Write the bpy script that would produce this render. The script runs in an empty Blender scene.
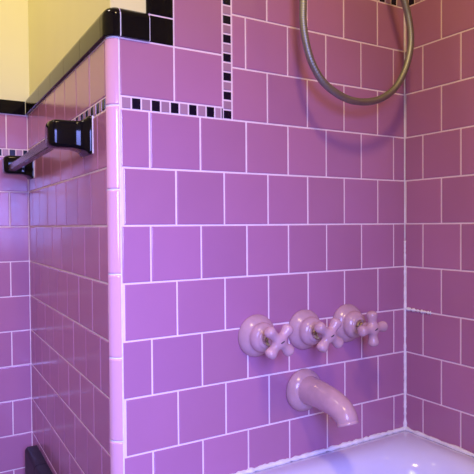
import bpy, bmesh, math, random
from mathutils import Vector, Matrix
random.seed(7)
U = 0.111            # one wall tile with its joint, in metres; all lengths below are in tiles
C = bpy.context.scene.collection
S = bpy.context.scene

# ------------------------------------------------------------ camera
yaw, pitch, roll, fpx = .5439938, -.02104458, -.00764733, 564.77
fw = Vector((math.sin(yaw)*math.cos(pitch), math.cos(yaw)*math.cos(pitch), math.sin(pitch)))
r0 = Vector((math.cos(yaw), -math.sin(yaw), 0)); u0 = r0.cross(fw)
r1 = r0*math.cos(roll)+u0*math.sin(roll); u1 = -r0*math.sin(roll)+u0*math.cos(roll)
cam = bpy.data.cameras.new('camera'); co = bpy.data.objects.new('camera', cam); C.objects.link(co)
m = Matrix((r1, u1, -fw)).transposed().to_4x4(); m.translation = Vector((-3.303154, -9.2768225, -2.0021795))*U
co.matrix_world = m
cam.sensor_width = 36; cam.lens = fpx/474*36; cam.clip_start = .02
S.camera = co

# ------------------------------------------------------------ light
FLOOR, CEIL = -10.3, 11.8
XL, YB = -9.0, -13.6        # left wall, back wall (behind the camera)
w = bpy.data.worlds.new('world'); S.world = w; w.use_nodes = True
w.node_tree.nodes['Background'].inputs[0].default_value = (.6, .5, .5, 1)
w.node_tree.nodes['Background'].inputs[1].default_value = .3

def area(name, loc, target, sx, sy, power, col):
    l = bpy.data.lights.new(name, 'AREA'); l.shape = 'RECTANGLE'; l.size = sx*U; l.size_y = sy*U
    l.energy = power; l.color = col
    o = bpy.data.objects.new(name, l); C.objects.link(o); o.location = Vector(loc)*U
    o.rotation_euler = (Vector(target)-Vector(loc)).to_track_quat('-Z', 'Y').to_euler()
    return o
dl = area('window_daylight', (-3.6, YB+.3, -.2), (-.9, 0, -5.0), 4.2, 6.0, 12.5, (.27, .31, 1.0)); dl.data.spread = math.radians(76)
area('ceiling_lamp_light', (-2.4, -10.2, CEIL-1.0), (.6, 0, 0), 1.8, 1.8, 14.5, (1.0, .72, .34))
area('nook_fill_light', (-5.2, 1.5, CEIL-1.0), (-1.5, 5, 0), 1.7, 1.7, 7.5, (1.0, .84, .72))  # added unseen light, brightens the far-left nook and yellow plaster
S.view_settings.view_transform = 'Standard'; S.view_settings.look = 'None'
S.view_settings.gamma = 1; S.view_settings.use_curve_mapping = False
S.view_settings.exposure = 0.06

# ------------------------------------------------------------ materials
def mat(name, col, rough=.3, metal=0, coat=0, var=0, huevar=0, bump=0, bscale=20, spec=.5, mottle=0, mscale=8):
    M = bpy.data.materials.new(name); M.use_nodes = True; nt = M.node_tree; b = nt.nodes['Principled BSDF']
    b.inputs['Roughness'].default_value = rough; b.inputs['Metallic'].default_value = metal
    b.inputs['Coat Weight'].default_value = coat; b.inputs['Coat Roughness'].default_value = .05
    b.inputs['Specular IOR Level'].default_value = spec
    hs = nt.nodes.new('ShaderNodeHueSaturation'); hs.inputs['Color'].default_value = (*col, 1)
    nt.links.new(hs.outputs[0], b.inputs['Base Color'])
    def mr(src, lo, hi):
        n = nt.nodes.new('ShaderNodeMapRange'); n.inputs[3].default_value = lo; n.inputs[4].default_value = hi
        nt.links.new(src, n.inputs[0]); return n.outputs[0]
    tc = nt.nodes.new('ShaderNodeTexCoord')
    val = None
    if var:
        g = nt.nodes.new('ShaderNodeNewGeometry')
        val = mr(g.outputs['Random Per Island'], 1-var, 1+var)
        wn = nt.nodes.new('ShaderNodeTexWhiteNoise'); wn.noise_dimensions = '1D'
        nt.links.new(g.outputs['Random Per Island'], wn.inputs['W'])
        nt.links.new(mr(wn.outputs['Value'], .5-huevar, .5+huevar), hs.inputs['Hue'])
    if mottle:
        nz = nt.nodes.new('ShaderNodeTexNoise'); nz.inputs['Scale'].default_value = mscale; nz.inputs['Detail'].default_value = 5
        nt.links.new(tc.outputs['Object'], nz.inputs['Vector'])
        mv = mr(nz.outputs[0], 1-mottle, 1+mottle)
        if val is None: val = mv
        else:
            mm = nt.nodes.new('ShaderNodeMath'); mm.operation = 'MULTIPLY'
            nt.links.new(val, mm.inputs[0]); nt.links.new(mv, mm.inputs[1]); val = mm.outputs[0]
    if val is not None: nt.links.new(val, hs.inputs['Value'])
    if bump:
        nb = nt.nodes.new('ShaderNodeTexNoise'); nb.inputs['Scale'].default_value = bscale; nb.inputs['Detail'].default_value = 2
        nt.links.new(tc.outputs['Object'], nb.inputs['Vector'])
        bp = nt.nodes.new('ShaderNodeBump'); bp.inputs['Strength'].default_value = bump; bp.inputs['Distance'].default_value = .002
        nt.links.new(nb.outputs[0], bp.inputs['Height']); nt.links.new(bp.outputs[0], b.inputs['Normal'])
    return M
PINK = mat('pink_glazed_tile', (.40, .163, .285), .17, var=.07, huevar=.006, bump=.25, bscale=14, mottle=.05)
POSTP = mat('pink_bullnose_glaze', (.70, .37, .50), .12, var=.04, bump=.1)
MOSP = mat('grey_pink_mosaic', (.36, .20, .27), .25, var=.1)
BLACK = mat('black_glaze', (.004, .003, .005), .07, bump=.1, bscale=10, spec=.15)
NAVY = mat('black_mosaic', (.005, .003, .014), .2, spec=.25)
GROUT = mat('pale_grout', (.80, .62, .66), .8, mottle=.12, mscale=30)
CAULK = mat('white_caulk', (.80, .76, .78), .5, mottle=.30, mscale=45, bump=.4, bscale=90)
YEL = mat('yellow_plaster', (.74, .71, .34), .55, bump=.1, bscale=40, mottle=.04)
WHT = mat('white_paint', (.8, .78, .72), .5)
TUBM = mat('lavender_enamel', (.66, .63, .84), .13, bump=.08, bscale=8, mottle=.03)
FAU = mat('aged_pink_enamel', (.48, .285, .33), .22, bump=.25, bscale=60, mottle=.28, mscale=30)
SHANK = mat('worn_chrome', (.55, .52, .42), .22, 1, mottle=.2, mscale=60)
HOSE = mat('brushed_steel_hose', (.30, .30, .28), .5, 1, mottle=.1, mscale=60)
BARM = mat('dark_plum_bar', (.06, .035, .045), .25, spec=.3, bump=.1)
DARK = mat('dark_handle_mark', (.03, .02, .03), .5)
FLOORM = mat('floor_tile', (.22, .19, .20), .4, var=.05)

# ------------------------------------------------------------ helpers
def obj(name, bm, mats, parent=None, smooth=False, kind=None):
    me = bpy.data.meshes.new(name)
    bmesh.ops.recalc_face_normals(bm, faces=bm.faces)
    for v in bm.verts: v.co *= U
    bm.to_mesh(me); bm.free()
    for mm in (mats if isinstance(mats, (list, tuple)) else [mats]): me.materials.append(mm)
    if smooth:
        for p in me.polygons: p.use_smooth = True
    o = bpy.data.objects.new(name, me); C.objects.link(o)
    if parent: o.parent = parent
    if kind: o['kind'] = kind
    return o
def weld_smooth(o, ang=40):
    me = o.data
    for p in me.polygons: p.use_smooth = True
    try: me.set_sharp_from_angle(angle=math.radians(ang))
    except Exception: pass
    return o
def thing(name, label, cat, loc, group=None):
    o = bpy.data.objects.new(name, None); C.objects.link(o); o.location = Vector(loc)*U
    o.empty_display_size = .03; o['label'] = label; o['category'] = cat
    if group: o['group'] = group
    return o
def box(bm, a, b, mi=0):
    xs, ys, zs = (a[0], b[0]), (a[1], b[1]), (a[2], b[2])
    v = [bm.verts.new((xs[i], ys[j], zs[k])) for i in (0, 1) for j in (0, 1) for k in (0, 1)]
    for f in ((0, 1, 3, 2), (4, 6, 7, 5), (0, 4, 5, 1), (2, 3, 7, 6), (0, 2, 6, 4), (1, 5, 7, 3)):
        bm.faces.new([v[i] for i in f]).material_index = mi
class Plane:
    """wall frame: origin o, u along the wall, z up, n out of the wall"""
    def __init__(s, o, u, n): s.o, s.u, s.n = Vector(o), Vector(u).normalized(), Vector(n).normalized()
    def p(s, a, z, h=0): return s.o+s.u*a+Vector((0, 0, z))+s.n*h
def slab(bm, P, a0, a1, z0, z1, h0, h1, mi):
    v = [bm.verts.new(P.p(a, z, h)) for h in (h0, h1) for a, z in ((a0, z0), (a1, z0), (a1, z1), (a0, z1))]
    for f in ((3, 2, 1, 0), (4, 5, 6, 7), (0, 1, 5, 4), (1, 2, 6, 5), (2, 3, 7, 6), (3, 0, 4, 7)):
        bm.faces.new([v[i] for i in f]).material_index = mi
def tile(bm, P, a0, a1, z0, z1, mi=0, g=.027, bev=.022, tilt=.0022, h=0):
    a0 += g/2; a1 -= g/2; z0 += g/2; z1 -= g/2
    if a1-a0 < .02 or z1-z0 < .02: return
    bev = min(bev, (a1-a0)*.25, (z1-z0)*.25)
    ta, tz, th = (random.uniform(-tilt, tilt) for _ in range(3))
    rings = []
    for ins, hh in ((0, -.06), (0, -.016), (bev*.35, -.004), (bev, 0)):
        rings.append([bm.verts.new(P.p(a, z, h+hh+(ta*(a-a0)+tz*(z-z0)+th*.6 if hh > -.05 else 0)))
                      for a, z in ((a0+ins, z0+ins), (a1-ins, z0+ins), (a1-ins, z1-ins), (a0+ins, z1-ins))])
    for A, B in zip(rings, rings[1:]):
        for i in range(4):
            bm.faces.new((A[i], A[(i+1) % 4], B[(i+1) % 4], B[i])).material_index = mi
    bm.faces.new(rings[-1]).material_index = mi
def row(bm, P, a0, a1, z0, z1, off, mi=0):
    """running-bond row from a0 to a1 with joints at off + k"""
    js = [a0]; k = math.floor(a0-off)+1
    while off+k < a1-.03:
        if off+k > a0+.03: js.append(off+k)
        k += 1
    js.append(a1)
    for x, y in zip(js, js[1:]): tile(bm, P, x, y, z0, z1, mi)
def mosaic_h(bm, P, a0, a1, z0, z1, start, step=.185, dark0=1):
    """alternating dark / grey-pink chips along a band; start = centre of a dark chip"""
    k = math.floor((a0-start)/step)
    while True:
        c = start+k*step; lo, hi = max(a0, c-step/2), min(a1, c+step/2)
        if lo >= a1-.01: break
        if hi-lo > .03: tile(bm, P, lo, hi, z0, z1, 2 if k % 2 == 0 else 1, g=.028, bev=.01, tilt=.004)
        k += 1
WALLM = [PINK, MOSP, NAVY, GROUT, BLACK, YEL]

# ------------------------------------------------------------ main (tap) wall, facing the camera
W = 6.8985
MB0, MB1 = 0.0, .215
P = Plane((0, 0, 0), (1, 0, 0), (0, -1, 0))
bm = bmesh.new()
slab(bm, P, 0, W, FLOOR, 1.69, -.30, -.012, 3)
slab(bm, P, .55, W, 1.69, 5.0, -.30, -.012, 3)
for k in range(0, 11):
    row(bm, P, 0, W, max(-k-1, FLOOR), -k, .54 if k % 2 == 0 else 1.04)
# panel left of the upright mosaic strip
SX0, SX1 = 2.022, 2.222
for a, b in ((0, 1.022), (1.022, SX0)): tile(bm, P, a, b, MB1, 1.2)
tile(bm, P, 1.022, SX0, 1.2, 2.27)
tile(bm, P, 1.022, SX0, 2.27, 3.0)
row(bm, P, 1.022, W, 3.215, 4.2, .54); row(bm, P, 1.022, W, 4.2, 5.0, 1.04)
mosaic_h(bm, P, 0.0, 1.99, MB0, MB1, .30, .182)
tile(bm, P, 1.995, SX0, MB0+.012, MB1-.012, 2, g=.004, bev=.003)
PV = Plane((SX0, 0, 0), (0, 0, 1), (0, -1, 0))
for k in range(18):                       # upright strip of chips
    z0 = .004+k*.1785
    if z0 > 2.98: break
    tile(bm, P, SX0+.005, SX1, z0, min(z0+.1785, 3.0), 2 if k % 2 == 0 else 1, g=.028, bev=.01, tilt=.004)
for k in range(0, 3):
    row(bm, P, SX1+.005, W, k, k+1, .54 if k % 2 else .04)
mosaic_h(bm, P, 1.022, W, 3.0, 3.215, .27)
# black glazed cap row and black upright above it
tile(bm, P, .55, 1.022, 1.2, 1.69, 4, bev=.02, h=.01)
for k in range(4):
    tile(bm, P, .55, 1.022, 1.69+k, min(1.69+k+1, 5.0), 4, bev=.05, h=.01)
o = obj('wall_front', bm, WALLM, kind='structure')

# ------------------------------------------------------------ right wall
PR = Plane((W, 0, 0), (0, -1, 0), (-1, 0, 0))
bm = bmesh.new()
LEN = -YB
slab(bm, PR, -.3, LEN, FLOOR, 5.0, -.30, -.012, 3)
for k in range(-3, 11):
    z1 = -k; z0 = max(-k-1, FLOOR)
    off = .525 if k % 2 == 0 else .03
    row(bm, PR, .0, LEN, z0, z1, off if k % 2 == 0 else 1.03)
mosaic_h(bm, PR, 0, LEN, 3.0, 3.215, .20)
row(bm, PR, 0, LEN, 3.215, 4.2, .54); row(bm, PR, 0, LEN, 4.2, 5.0, 1.04)
obj('wall_right', bm, WALLM, kind='structure')

# ------------------------------------------------------------ return wall (faces left) and far wall
R0, R1 = Vector((-.18, .18, 0)), Vector((.02, 7.874, 0))
ud = (R1-R0).normalized(); nd = Vector((-ud.y, ud.x, 0))
PL = Plane(R0, ud, nd); LL = (R1-R0).length
bm = bmesh.new()
slab(bm, PL, 0.0, LL+.3, FLOOR, 1.25, -.16, -.012, 3)
for k in range(0, 11):
    row(bm, PL, 0, LL, max(-k-1, FLOOR), -k, .54 if k % 2 == 0 else 1.04)
row(bm, PL, 0, LL, MB1, 1.2, 1.04)
mosaic_h(bm, PL, 0, LL, MB0, MB1, .17)
obj('wall_return', bm, WALLM, kind='structure')
PF = Plane((0.02, 7.874, 0), (-1, 0, 0), (0, -1, 0))
bm = bmesh.new()
slab(bm, PF, -.2, 9.02, FLOOR, 1.25, -.3, -.012, 3)
for k in range(0, 11):
    row(bm, PF, 0, 9.0, max(-k-1, FLOOR), -k, .52 if k % 2 == 1 else 1.02)
row(bm, PF, 0, 9.0, MB1, 1.2, .58)
mosaic_h(bm, PF, 0, 9.0, MB0, MB1, .42)
obj('wall_back', bm, WALLM, kind='structure')

# painted plaster above the tile
bm = bmesh.new()
N0, N1 = Vector((-.125, .06, 0)), Vector((.075, 7.82, 0))
def vwall(bm, pts, z0, z1, mi=0):
    lo = [bm.verts.new((x, y, z0)) for x, y in pts]; hi = [bm.verts.new((x, y, z1)) for x, y in pts]
    n = len(pts)
    for i in range(n): bm.faces.new((lo[i], lo[(i+1) % n], hi[(i+1) % n], hi[i])).material_index = mi
    bm.faces.new(lo[::-1]).material_index = mi; bm.faces.new(hi).material_index = mi
vwall(bm, [(-.11, .06), (-.125, .085), (.075, 7.82), (W, 7.82), (W, .32), (1.5, .32), (.9, .06)], 1.26, CEIL)
obj('wall_plaster_block', bm, YEL, kind='structure')
bm = bmesh.new(); box(bm, (1.03, 0, 5.0), (W, .4, CEIL)); obj('wall_plaster_front', bm, YEL, kind='structure')
bm = bmesh.new(); box(bm, (W, YB, 5.0), (W+.3, .3, CEIL)); obj('wall_plaster_right', bm, YEL, kind='structure')
bm = bmesh.new(); box(bm, (XL, 7.82, 1.25), (.09, 8.2, CEIL)); obj('wall_plaster_back', bm, YEL, kind='structure')
bm = bmesh.new(); box(bm, (XL-.3, YB, FLOOR), (XL, 8.2, CEIL)); obj('wall_left', bm, YEL, kind='structure')
bm = bmesh.new()
WX0, WX1, WZ0, WZ1 = -6.1, -1.1, -3.6, 3.2
box(bm, (XL, YB-.4, FLOOR), (WX0, YB, CEIL)); box(bm, (WX1, YB-.4, FLOOR), (W, YB, CEIL))
box(bm, (WX0, YB-.4, FLOOR), (WX1, YB, WZ0)); box(bm, (WX0, YB-.4, WZ1), (WX1, YB, CEIL))
obj('wall_behind', bm, YEL, kind='structure')
bm = bmesh.new()
for a, b in (((WX0, YB-.25, WZ0), (WX0+.3, YB-.05, WZ1)), ((WX1-.3, YB-.25, WZ0), (WX1, YB-.05, WZ1)),
             ((WX0+.3, YB-.25, WZ0), (WX1-.3, YB-.05, WZ0+.3)), ((WX0+.3, YB-.25, WZ1-.3), (WX1-.3, YB-.05, WZ1)),
             ((WX0+.3, YB-.25, -.3), (WX1-.3, YB-.05, 0.0))): box(bm, a, b)
obj('window_1', bm, WHT, kind='structure')
bm = bmesh.new(); box(bm, (XL, YB, CEIL), (W, 8.2, CEIL+.3)); obj('ceiling', bm, YEL, kind='structure')
bm = bmesh.new()
box(bm, (XL, YB, FLOOR-.4), (W, 8.2, FLOOR-.03), 1)
class FP:
    def p(s, a, z, h=0): return Vector((a, z, FLOOR+h))
for i in range(int(XL), 1):
    for j in range(int(YB), 8): tile(bm, FP(), i, i+1, j, j+1, 0)
obj('floor', bm, [FLOORM, GROUT], kind='structure')

# ------------------------------------------------------------ pink quarter-round on the outer corner
bm = bmesh.new()
zs = [1.2, .05, -1.38, -2.83, -4.27, -5.71, -7.15, -8.6, FLOOR]
rc, cx_, cy_ = .180, 0.0, .18
def arc(r, a0, a1, n): return [(cx_-r*math.sin(a0+(a1-a0)*i/n), cy_-r*math.cos(a0+(a1-a0)*i/n)) for i in range(n+1)]
bulge = .008
for zt, zb in zip(zs, zs[1:]):
    zt -= .014; zb += .014
    rings = []
    a0, a1 = math.radians(6), math.radians(84)
    for z, dr in ((zb, -.03), (zb+.0, -.006), (zb+.012, bulge), (zb+.025, bulge+.001), (zb+.05, bulge+.001), (zt-.05, bulge+.001), (zt-.025, bulge+.001), (zt-.012, bulge), (zt, -.006), (zt, -.03)):
        pts = [(x, y) for x, y in arc(rc+dr, a0, a1, 12)]
        e0, e1 = arc(rc-.05, a0, a1, 12)[0], arc(rc-.05, a0, a1, 12)[-1]
        rings.append([bm.verts.new((x, y, z)) for x, y in [e0]+pts+[e1]])
    for A, B in zip(rings, rings[1:]):
        for i in range(len(A)-1): bm.faces.new((A[i], A[i+1], B[i+1], B[i]))
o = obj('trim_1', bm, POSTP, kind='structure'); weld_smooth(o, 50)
bm = bmesh.new()      # grout behind and beside the quarter-round
pts = [(.02, .02)]+arc(rc-.006, 0, math.pi/2, 12)+[(-.16, .25), (.02, .25)]
vwall(bm, pts, FLOOR, 1.22)
obj('trim_2', bm, CAULK, kind='structure')

# ------------------------------------------------------------ black glazed cap with rounded top
def capprof(n=7):
    pr = [(-.14, 1.21), (.045, 1.21), (.058, 1.225), (.058, 1.56)]
    for i in range(1, n+1):
        a = math.pi/2*i/n
        pr.append((.058-.19*(1-math.cos(a)), 1.56+.17*math.sin(a)))
    pr.append((-.14, 1.73)); return pr
PROF = capprof()
def sweep(bm, path):
    """path: (x, y, nx, ny) outward normals; closed profile, capped ends"""
    rings = [[bm.verts.new((x+nx*h, y+ny*h, z)) for h, z in PROF] for x, y, nx, ny in path]
    for A, B in zip(rings, rings[1:]):
        for i in range(len(A)): bm.faces.new((A[i], A[(i+1) % len(A)], B[(i+1) % len(A)], B[i]))
    bm.faces.new(rings[0]); bm.faces.new(rings[-1][::-1])
bm = bmesh.new()
sweep(bm, [(.535, 0, 0, -1), (.028, 0, 0, -1)])
cp = []
for i in range(11):
    a = math.radians(-1.5+91.5*i/10) if i else 0
    cp.append((-.18*math.sin(a), .18-.18*math.cos(a), -math.sin(a), -math.cos(a)))
cp.append((R0.x+ud.x*.10, R0.y+ud.y*.10, nd.x, nd.y))
sweep(bm, [(.003, 0, 0, -1)]+cp)
s = .112
while s < LL-.05:
    e = min(s+1.38, LL-.058)
    a, b = R0+ud*(s+.006), R0+ud*(e-.006)
    sweep(bm, [(a.x, a.y, nd.x, nd.y), (b.x, b.y, nd.x, nd.y)]); s = e
    if e >= LL-.06: break
x = .0-.05
while x > -8.9:
    e = max(x-1.38, -8.98)
    sweep(bm, [(x, 7.874, 0, -1), (e+.012, 7.874, 0, -1)]); x = e
    if e <= -8.97: break
# rounded left edge of the black upright
for k in range(3):
    z0, z1 = 1.70+k*1.0+.008, 1.70+(k+1)*1.0-.008
    pts = [(.562, .07)]+[(.562-.045*math.sin(t*math.pi/12), .035-.045*math.cos(t*math.pi/12)) for t in range(0, 7)]+[(.517, .07)]
    vwall(bm, pts, z0, z1)
o = obj('trim_3', bm, BLACK, kind='structure'); weld_smooth(o, 35)
bm = bmesh.new()
vwall(bm, [(-.02, -.035), (.553, -.035), (.553, .12), (-.02, .12)], 1.22, 1.62)
obj('trim_4', bm, CAULK, kind='structure')

# ------------------------------------------------------------ caulk lines
def bead(bm, A, B, r, n=60, wob=.25, seed=1, fade=None):
    rnd = random.Random(seed); A, B = Vector(A), Vector(B); d = (B-A).normalized()
    s1 = d.orthogonal().normalized(); s2 = d.cross(s1)
    prev = None
    for i in range(n+1):
        c = A.lerp(B, i/n); rr = r*(1+rnd.uniform(-wob, wob))
        if fade: rr *= fade(i/n)
        ring = [bm.verts.new(c+(s1*math.cos(t*math.pi/4)+s2*math.sin(t*math.pi/4))*rr) for t in range(8)]
        if prev:
            for t in range(8): bm.faces.new((prev[t], prev[(t+1) % 8], ring[(t+1) % 8], ring[t]))
        else: bm.faces.new(ring)
        prev = ring
    bm.faces.new(prev)
RIM = -6.83
bm = bmesh.new()
bead(bm, (0.05, -.01, RIM+.01), (W, -.01, RIM+.01), .05, 110, .35, 1)
bead(bm, (W-.01, 0, RIM+.01), (W-.01, -13.3, RIM+.01), .048, 140, .35, 2)
bead(bm, (W-.01, -.01, RIM-.02), (W-.01, -.01, -2.4), .036, 80, .25, 3, lambda t: 1.5 if t < .05 else 1-.35*t)
bead(bm, (W-.01, -.01, -2.4), (W-.01, -.01, 3.2), .013, 60, .25, 4)
bead(bm, (W, -.05, -3.99), (W, -.75, -4.0), .03, 30, .6, 5)
obj('trim_5', bm, CAULK, smooth=True, kind='structure')

# ------------------------------------------------------------ black tile base at the foot of the return wall
bm = bmesh.new()
a = R0+ud*(LL-.75)
class Base: pass
for s0, s1 in ((LL-.72, LL-2.1), (LL-2.13, LL-3.5), (LL-3.53, LL-4.9), (LL-4.93, LL-6.3)):
    pr = [(0, FLOOR), (.32, FLOOR), (.32, -8.25), (.30, -8.19), (.25, -8.15), (0, -8.15)]
    A = [bm.verts.new(R0+ud*s0+nd*h+Vector((0, 0, z))) for h, z in pr]
    B = [bm.verts.new(R0+ud*s1+nd*h+Vector((0, 0, z))) for h, z in pr]
    for i in range(6): bm.faces.new((A[i], A[(i+1) % 6], B[(i+1) % 6], B[i]))
    bm.faces.new(A); bm.faces.new(B[::-1])
o = obj('baseboard_left', bm, mat('dark_satin_base', (.010, .007, .016), .45, spec=.25), kind='structure'); weld_smooth(o, 50)

# ------------------------------------------------------------ bathtub
def tub():
    t = thing('bathtub', 'glossy lavender bathtub with pale caulk bead set in the tiled corner', 'bathtub', (0, 0, FLOOR))
    t.location = (0, 0, 0)
    bm = bmesh.new()
    X0, X1, Y0, Y1 = .03, W-.02, -13.4, -.03
    def rr(x0, x1, y0, y1, r, z, n=10):
        out = []
        for cx, cy, a in ((x1-r, y1-r, 0), (x0+r, y1-r, 90), (x0+r, y0+r, 180), (x1-r, y0+r, 270)):
            for i in range(n+1):
                q = math.radians(a+90*i/n); out.append(bm.verts.new((cx+r*math.cos(q), cy+r*math.sin(q), z)))
        return out
    spec = [(0, .05, FLOOR+.02), (0, .05, -7.3), (0, .05, -6.95), (0, .06, RIM-.04), (.05, .08, RIM+.0), (.2, .15, RIM+.02), (.4, .35, RIM+.035),
            (.55, .6, RIM+.02), (.66, .8, RIM-.02), (.76, .9, RIM-.09), (.84, 1.0, RIM-.19), (.90, 1.05, RIM-.32), (.95, 1.1, RIM-.5), (1.15, 1.15, RIM-1.4),
            (1.4, 1.2, RIM-2.4), (1.7, 1.2, RIM-2.8), (2.1, 1.0, RIM-2.95)]
    rings = [rr(X0+i, X1-i*.76, Y0+i, Y1-i*.92, r, z) for i, r, z in spec]
    n = len(rings[0])
    for A, B in zip(rings, rings[1:]):
        for i in range(n): bm.faces.new((A[i], A[(i+1) % n], B[(i+1) % n], B[i]))
    bm.faces.new(rings[-1])
    bm.faces.new(rings[0])
    o = obj('basin', bm, TUBM, t); weld_smooth(o, 60)
    bm = bmesh.new(); lathe(bm, [(0, .03), (.22, .03), (.24, 0), (.24, -.02), (0, -.02)], Vector((W/2, -3.2, RIM-2.93)), Vector((0, 0, 1)))
    weld_smooth(obj('drain', bm, SHANK, t))
def frame(ax):
    ax = ax.normalized(); s = ax.cross(Vector((0, 0, 1)))
    if s.length < .01: s = Vector((1, 0, 0))
    s.normalize(); return s, ax.cross(s).normalized()
def lathe(bm, prof, o, ax, n=32):
    s, q = frame(ax); prev = None; ax = ax.normalized()
    for r, h in prof:
        if r < 1e-5: ring = [bm.verts.new(o+ax*h)]
        else: ring = [bm.verts.new(o+ax*h+(s*math.cos(2*math.pi*i/n)+q*math.sin(2*math.pi*i/n))*r) for i in range(n)]
        if prev:
            for i in range(n):
                j = (i+1) % n
                if len(prev) == 1 and len(ring) == 1: continue
                if len(prev) == 1: bm.faces.new((prev[0], ring[j], ring[i]))
                elif len(ring) == 1: bm.faces.new((prev[i], prev[j], ring[0]))
                else: bm.faces.new((prev[i], prev[j], ring[j], ring[i]))
        prev = ring
def tube(bm, pts, rads, n=20, cap=True, flat=False):
    pts = [Vector(p) for p in pts]; N = len(pts); prev = None; nrm = None
    for i, p in enumerate(pts):
        t = (pts[min(i+1, N-1)]-pts[max(i-1, 0)]).normalized()
        if nrm is None: nrm = t.orthogonal().normalized()
        nrm = (nrm-t*nrm.dot(t)).normalized(); b = t.cross(nrm)
        r = rads[i] if isinstance(rads, (list, tuple)) else rads
        ring = [bm.verts.new(p+(nrm*math.cos(2*math.pi*k/n)+b*math.sin(2*math.pi*k/n))*r) for k in range(n)]
        if prev:
            for k in range(n): bm.faces.new((prev[k], prev[(k+1) % n], ring[(k+1) % n], ring[k]))
        elif cap: bm.faces.new(ring[::-1])
        prev = ring
    if cap: bm.faces.new(prev)
def crom(pts, n):
    pts = [Vector(p) for p in pts]; P_ = [pts[0]*2-pts[1]]+pts+[pts[-1]*2-pts[-2]]; out = []
    for i in range(1, len(P_)-2):
        a, b, c, d = P_[i-1:i+3]
        for k in range(n):
            t = k/n
            out.append(.5*((2*b)+(c-a)*t+(2*a-5*b+4*c-d)*t*t+(3*b-a-3*c+d)*t**3))
    out.append(pts[-1]); return out
tub()

# ------------------------------------------------------------ three cross-handle taps
def tap(x, z, ang, label, lean=(0, 0), out=.80):
    t = thing('tap', label, 'tap', (x, 0, z), 'cross-handle taps over the tub')
    ax = Vector((0, -1, 0)); O = Vector((0, 0, 0))
    bm = bmesh.new()
    lathe(bm, [(0, 0), (.405, 0), (.415, .02), (.415, .05), (.40, .09), (.37, .14), (.325, .185), (.29, .21), (.285, .225), (.29, .25),
               (.285, .30), (.26, .35), (.225, .385), (.20, .395), (.195, .41), (.175, .43), (.12, .435), (0, .435)], O, ax, 40)
    weld_smooth(obj('escutcheon', bm, FAU, t), 50)
    bm = bmesh.new()
    lathe(bm, [(0, .38), (.135, .38), (.135, .47), (.12, .50), (.085, .51), (.085, .62), (0, .62)], O, ax, 20)
    weld_smooth(obj('valve_stem', bm, SHANK, t), 40)
    hx = Vector((lean[0], -1, lean[1])).normalized()
    s = Vector((1, 0, 0)); s = (s-hx*s.dot(hx)).normalized(); q = hx.cross(s)
    hc = ax*out+Vector((lean[0]*out, 0, lean[1]*out))
    bm = bmesh.new()
    lathe(bm, [(0, -.22), (.10, -.22), (.115, -.19), (.115, -.10), (.14, -.05), (.145, .03), (.125, .08), (.07, .11), (0, .115)], hc, hx, 24)
    for k in range(4):
        a = math.radians(ang+90*k); d = s*math.cos(a)+q*math.sin(a)
        L = [0, .10, .15, .20, .25, .29, .325, .35, .365, .37]
        R = [.12, .10, .09, .098, .112, .118, .108, .082, .045, .005]
        tube(bm, [hc+d*l for l in L], R, 16)
    o = obj('cross_handle', bm, FAU, t, smooth=True)
    rm = o.modifiers.new('fuse', 'REMESH'); rm.mode = 'VOXEL'; rm.voxel_size = .012*U*1.2; rm.use_smooth_shade = True
    sm = o.modifiers.new('soft', 'SMOOTH'); sm.factor = .6; sm.iterations = 6
    bm = bmesh.new()
    c = hc+hx*.112
    for k in range(1):
        a = math.radians(25); d = s*math.cos(a)+q*math.sin(a)
        tube(bm, [c-d*.045, c-d*.02+hx*.004, c+d*.02+hx*.004, c+d*.045], [.006, .012, .012, .006], 8)
    obj('screw_slot', bm, DARK, o, smooth=True)
    return t
tap(2.72, -4.17, 47, 'leftmost pink cross-handle tap above the tub, arms turned like an X', (.0, .02), .80)
tap(3.90, -4.17, 52, 'middle pink cross-handle tap, directly above the tub spout, arms tilted', (-.03, .02), .84)
tap(5.07, -4.15, 94, 'rightmost pink cross-handle tap nearest the corner, arms upright like a plus', (-.02, 0), .82)

# ------------------------------------------------------------ tub spout
t = thing('tub_spout', 'curved worn pink tub spout sticking out of the tiles below the taps', 'spout', (3.87, 0, -5.42))
bm = bmesh.new()
lathe(bm, [(0, 0), (.42, 0), (.435, .02), (.435, .06), (.42, .11), (.39, .16), (.35, .20), (.31, .23), (.24, .245), (0, .245)], Vector((0, 0, 0)), Vector((0, -1, 0)), 40)
weld_smooth(obj('flange', bm, FAU, t), 50)
bm = bmesh.new()
pp = crom([(0, -.05, .03), (0, -.30, .035), (0, -.62, .02), (0, -.95, -.02), (0, -1.18, -.09), (0, -1.31, -.19), (0, -1.36, -.30)], 8)
n = len(pp)
rad = [.315-.115*(i/(n-1))**.8 for i in range(n)]
tube(bm, pp, rad, 28)
e = pp[-1]; d = (pp[-1]-pp[-2]).normalized()
weld_smooth(obj('pipe', bm, FAU, t), 60)
bm = bmesh.new()
lathe(bm, [(.16, 0), (.195, -.01), (.207, .01), (.21, .03), (.20, .05), (.16, .05), (.15, .02), (.15, -.05), (0, -.05)], e-d*.01, d, 28)
weld_smooth(obj('lip', bm, FAU, t), 60)

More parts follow.
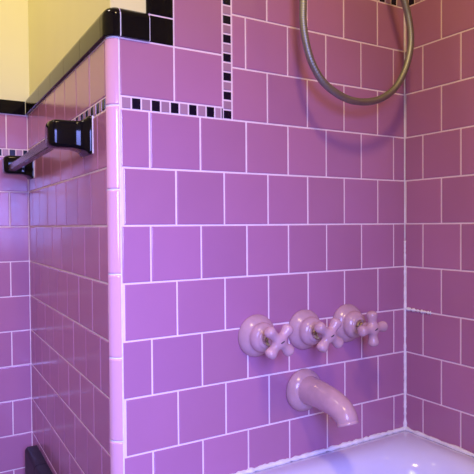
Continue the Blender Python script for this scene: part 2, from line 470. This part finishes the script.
# ------------------------------------------------------------ shower hose
t = thing('shower_hose', 'grey flexible metal shower hose hanging in a loop near the corner', 'hose', (3.2, 0, 6.0))
t.location = (0, 0, 0)
HP = [(3.25, -0.34, 6.0), (3.25, -0.36, 5.2), (3.27, -0.55, 4.2), (3.33, -0.72, 3.1), (3.349, -0.75, 2.232), (3.346, -0.75, 1.857), (3.403, -0.75, 1.491), (3.557, -0.75, 1.08), (3.875, -0.75, 0.721), (4.387, -0.75, 0.506), (4.87, -0.75, 0.479), (5.347, -0.75, 0.591), (5.785, -0.75, 0.869), (6.088, -0.75, 1.288), (6.242, -0.75, 1.737), (6.258, -0.75, 2.103), (6.181, -0.75, 2.473), (6.06, -0.75, 2.768), (5.85, -0.7, 3.4), (5.6, -0.6, 4.3), (5.5, -0.45, 5.2), (5.5, -0.36, 6.2)]
path = crom(HP, 34)
bm = bmesh.new()
tube(bm, path, [.074 if i % 4 < 2 else .071 for i in range(len(path))], 14)
obj('hose', bm, HOSE, t, smooth=True)
for x, z in ((3.25, 6.0), (5.5, 6.2)):
    bm = bmesh.new()
    lathe(bm, [(0, 0), (.26, 0), (.26, .03), (.22, .07), (.13, .09), (.12, .34), (.10, .42), (0, .44)], Vector((x, 0, z+.05)), Vector((0, -1, 0)), 24)
    lathe(bm, [(0, -.12), (.11, -.12), (.12, -.08), (.12, .05), (0, .08)], Vector((x, -.34, z+.03)), Vector((0, 0, 1)), 16)
    weld_smooth(obj('wall_elbow', bm, SHANK, t), 50)

# ------------------------------------------------------------ towel bar
def rrsec(bm, P_, s, zc, wy, hz, r, h, n=5):
    out = []
    for sa, sz, a in ((1, 1, 0), (-1, 1, 90), (-1, -1, 180), (1, -1, 270)):
        for i in range(n+1):
            q = math.radians(a+90*i/n)
            out.append(bm.verts.new(P_.p(s+sa*(wy/2-r)+r*math.cos(q), zc+sz*(hz/2-r)+r*math.sin(q), h)))
    return out
t = thing('towel_bar', 'dark square towel bar on two black ceramic brackets beside the corner post', 'towel bar', (0, 0, 0))
BZ = -.315
for sc in (1.20, 7.10):
    bm = bmesh.new(); rings = []
    for wy, hz, r, h, dz in ((.70, .70, .05, 0, 0), (.70, .70, .05, .05, 0), (.68, .68, .06, .07, 0), (.60, .60, .06, .10, 0), (.55, .55, .06, .15, 0), (.50, .52, .07, .22, 0),
                         (.48, .50, .07, .32, .01), (.47, .50, .07, .62, .01), (.45, .48, .08, .68, .01), (.40, .43, .10, .73, .01), (.30, .33, .10, .755, .01)):
        rings.append(rrsec(bm, PL, sc, BZ+dz, wy, hz, r, h))
    for A, B in zip(rings, rings[1:]):
        for i in range(len(A)): bm.faces.new((A[i], A[(i+1) % len(A)], B[(i+1) % len(A)], B[i]))
    bm.faces.new(rings[0]); bm.faces.new(rings[-1])
    weld_smooth(obj('bracket', bm, BLACK, t), 50)
    bm = bmesh.new()
    slab(bm, PL, sc-.375, sc+.375, BZ-.345, BZ+.345, -.01, .014, 0)
    obj('caulk_edge', bm, CAULK, t)
bm = bmesh.new()
slab(bm, PL, 1.20, 7.10, BZ-.18, BZ+.01, .47, .64, 0)
bmesh.ops.bevel(bm, geom=bm.edges[:], offset=.02, segments=2, affect='EDGES')
o = obj('bar', bm, BARM, t); weld_smooth(o, 40)

# ceiling lamp body, plus one added for nook fill (out of the picture)
for lx, ly, ll in ((-2.4, -10.2, 'round white ceiling lamp behind the camera'), (-5.2, 1.5, 'added unseen round white lamp body for the fill light left of the towel bar')):
  t = thing('ceiling_lamp', ll, 'lamp', (lx, ly, CEIL))
  bm = bmesh.new(); lathe(bm, [(0, 0), (1.1, 0), (1.1, .25), (.9, .4), (0, .4)], Vector((0, 0, 0)), Vector((0, 0, -1)), 32)
  weld_smooth(obj('lamp_base', bm, WHT, t), 40)
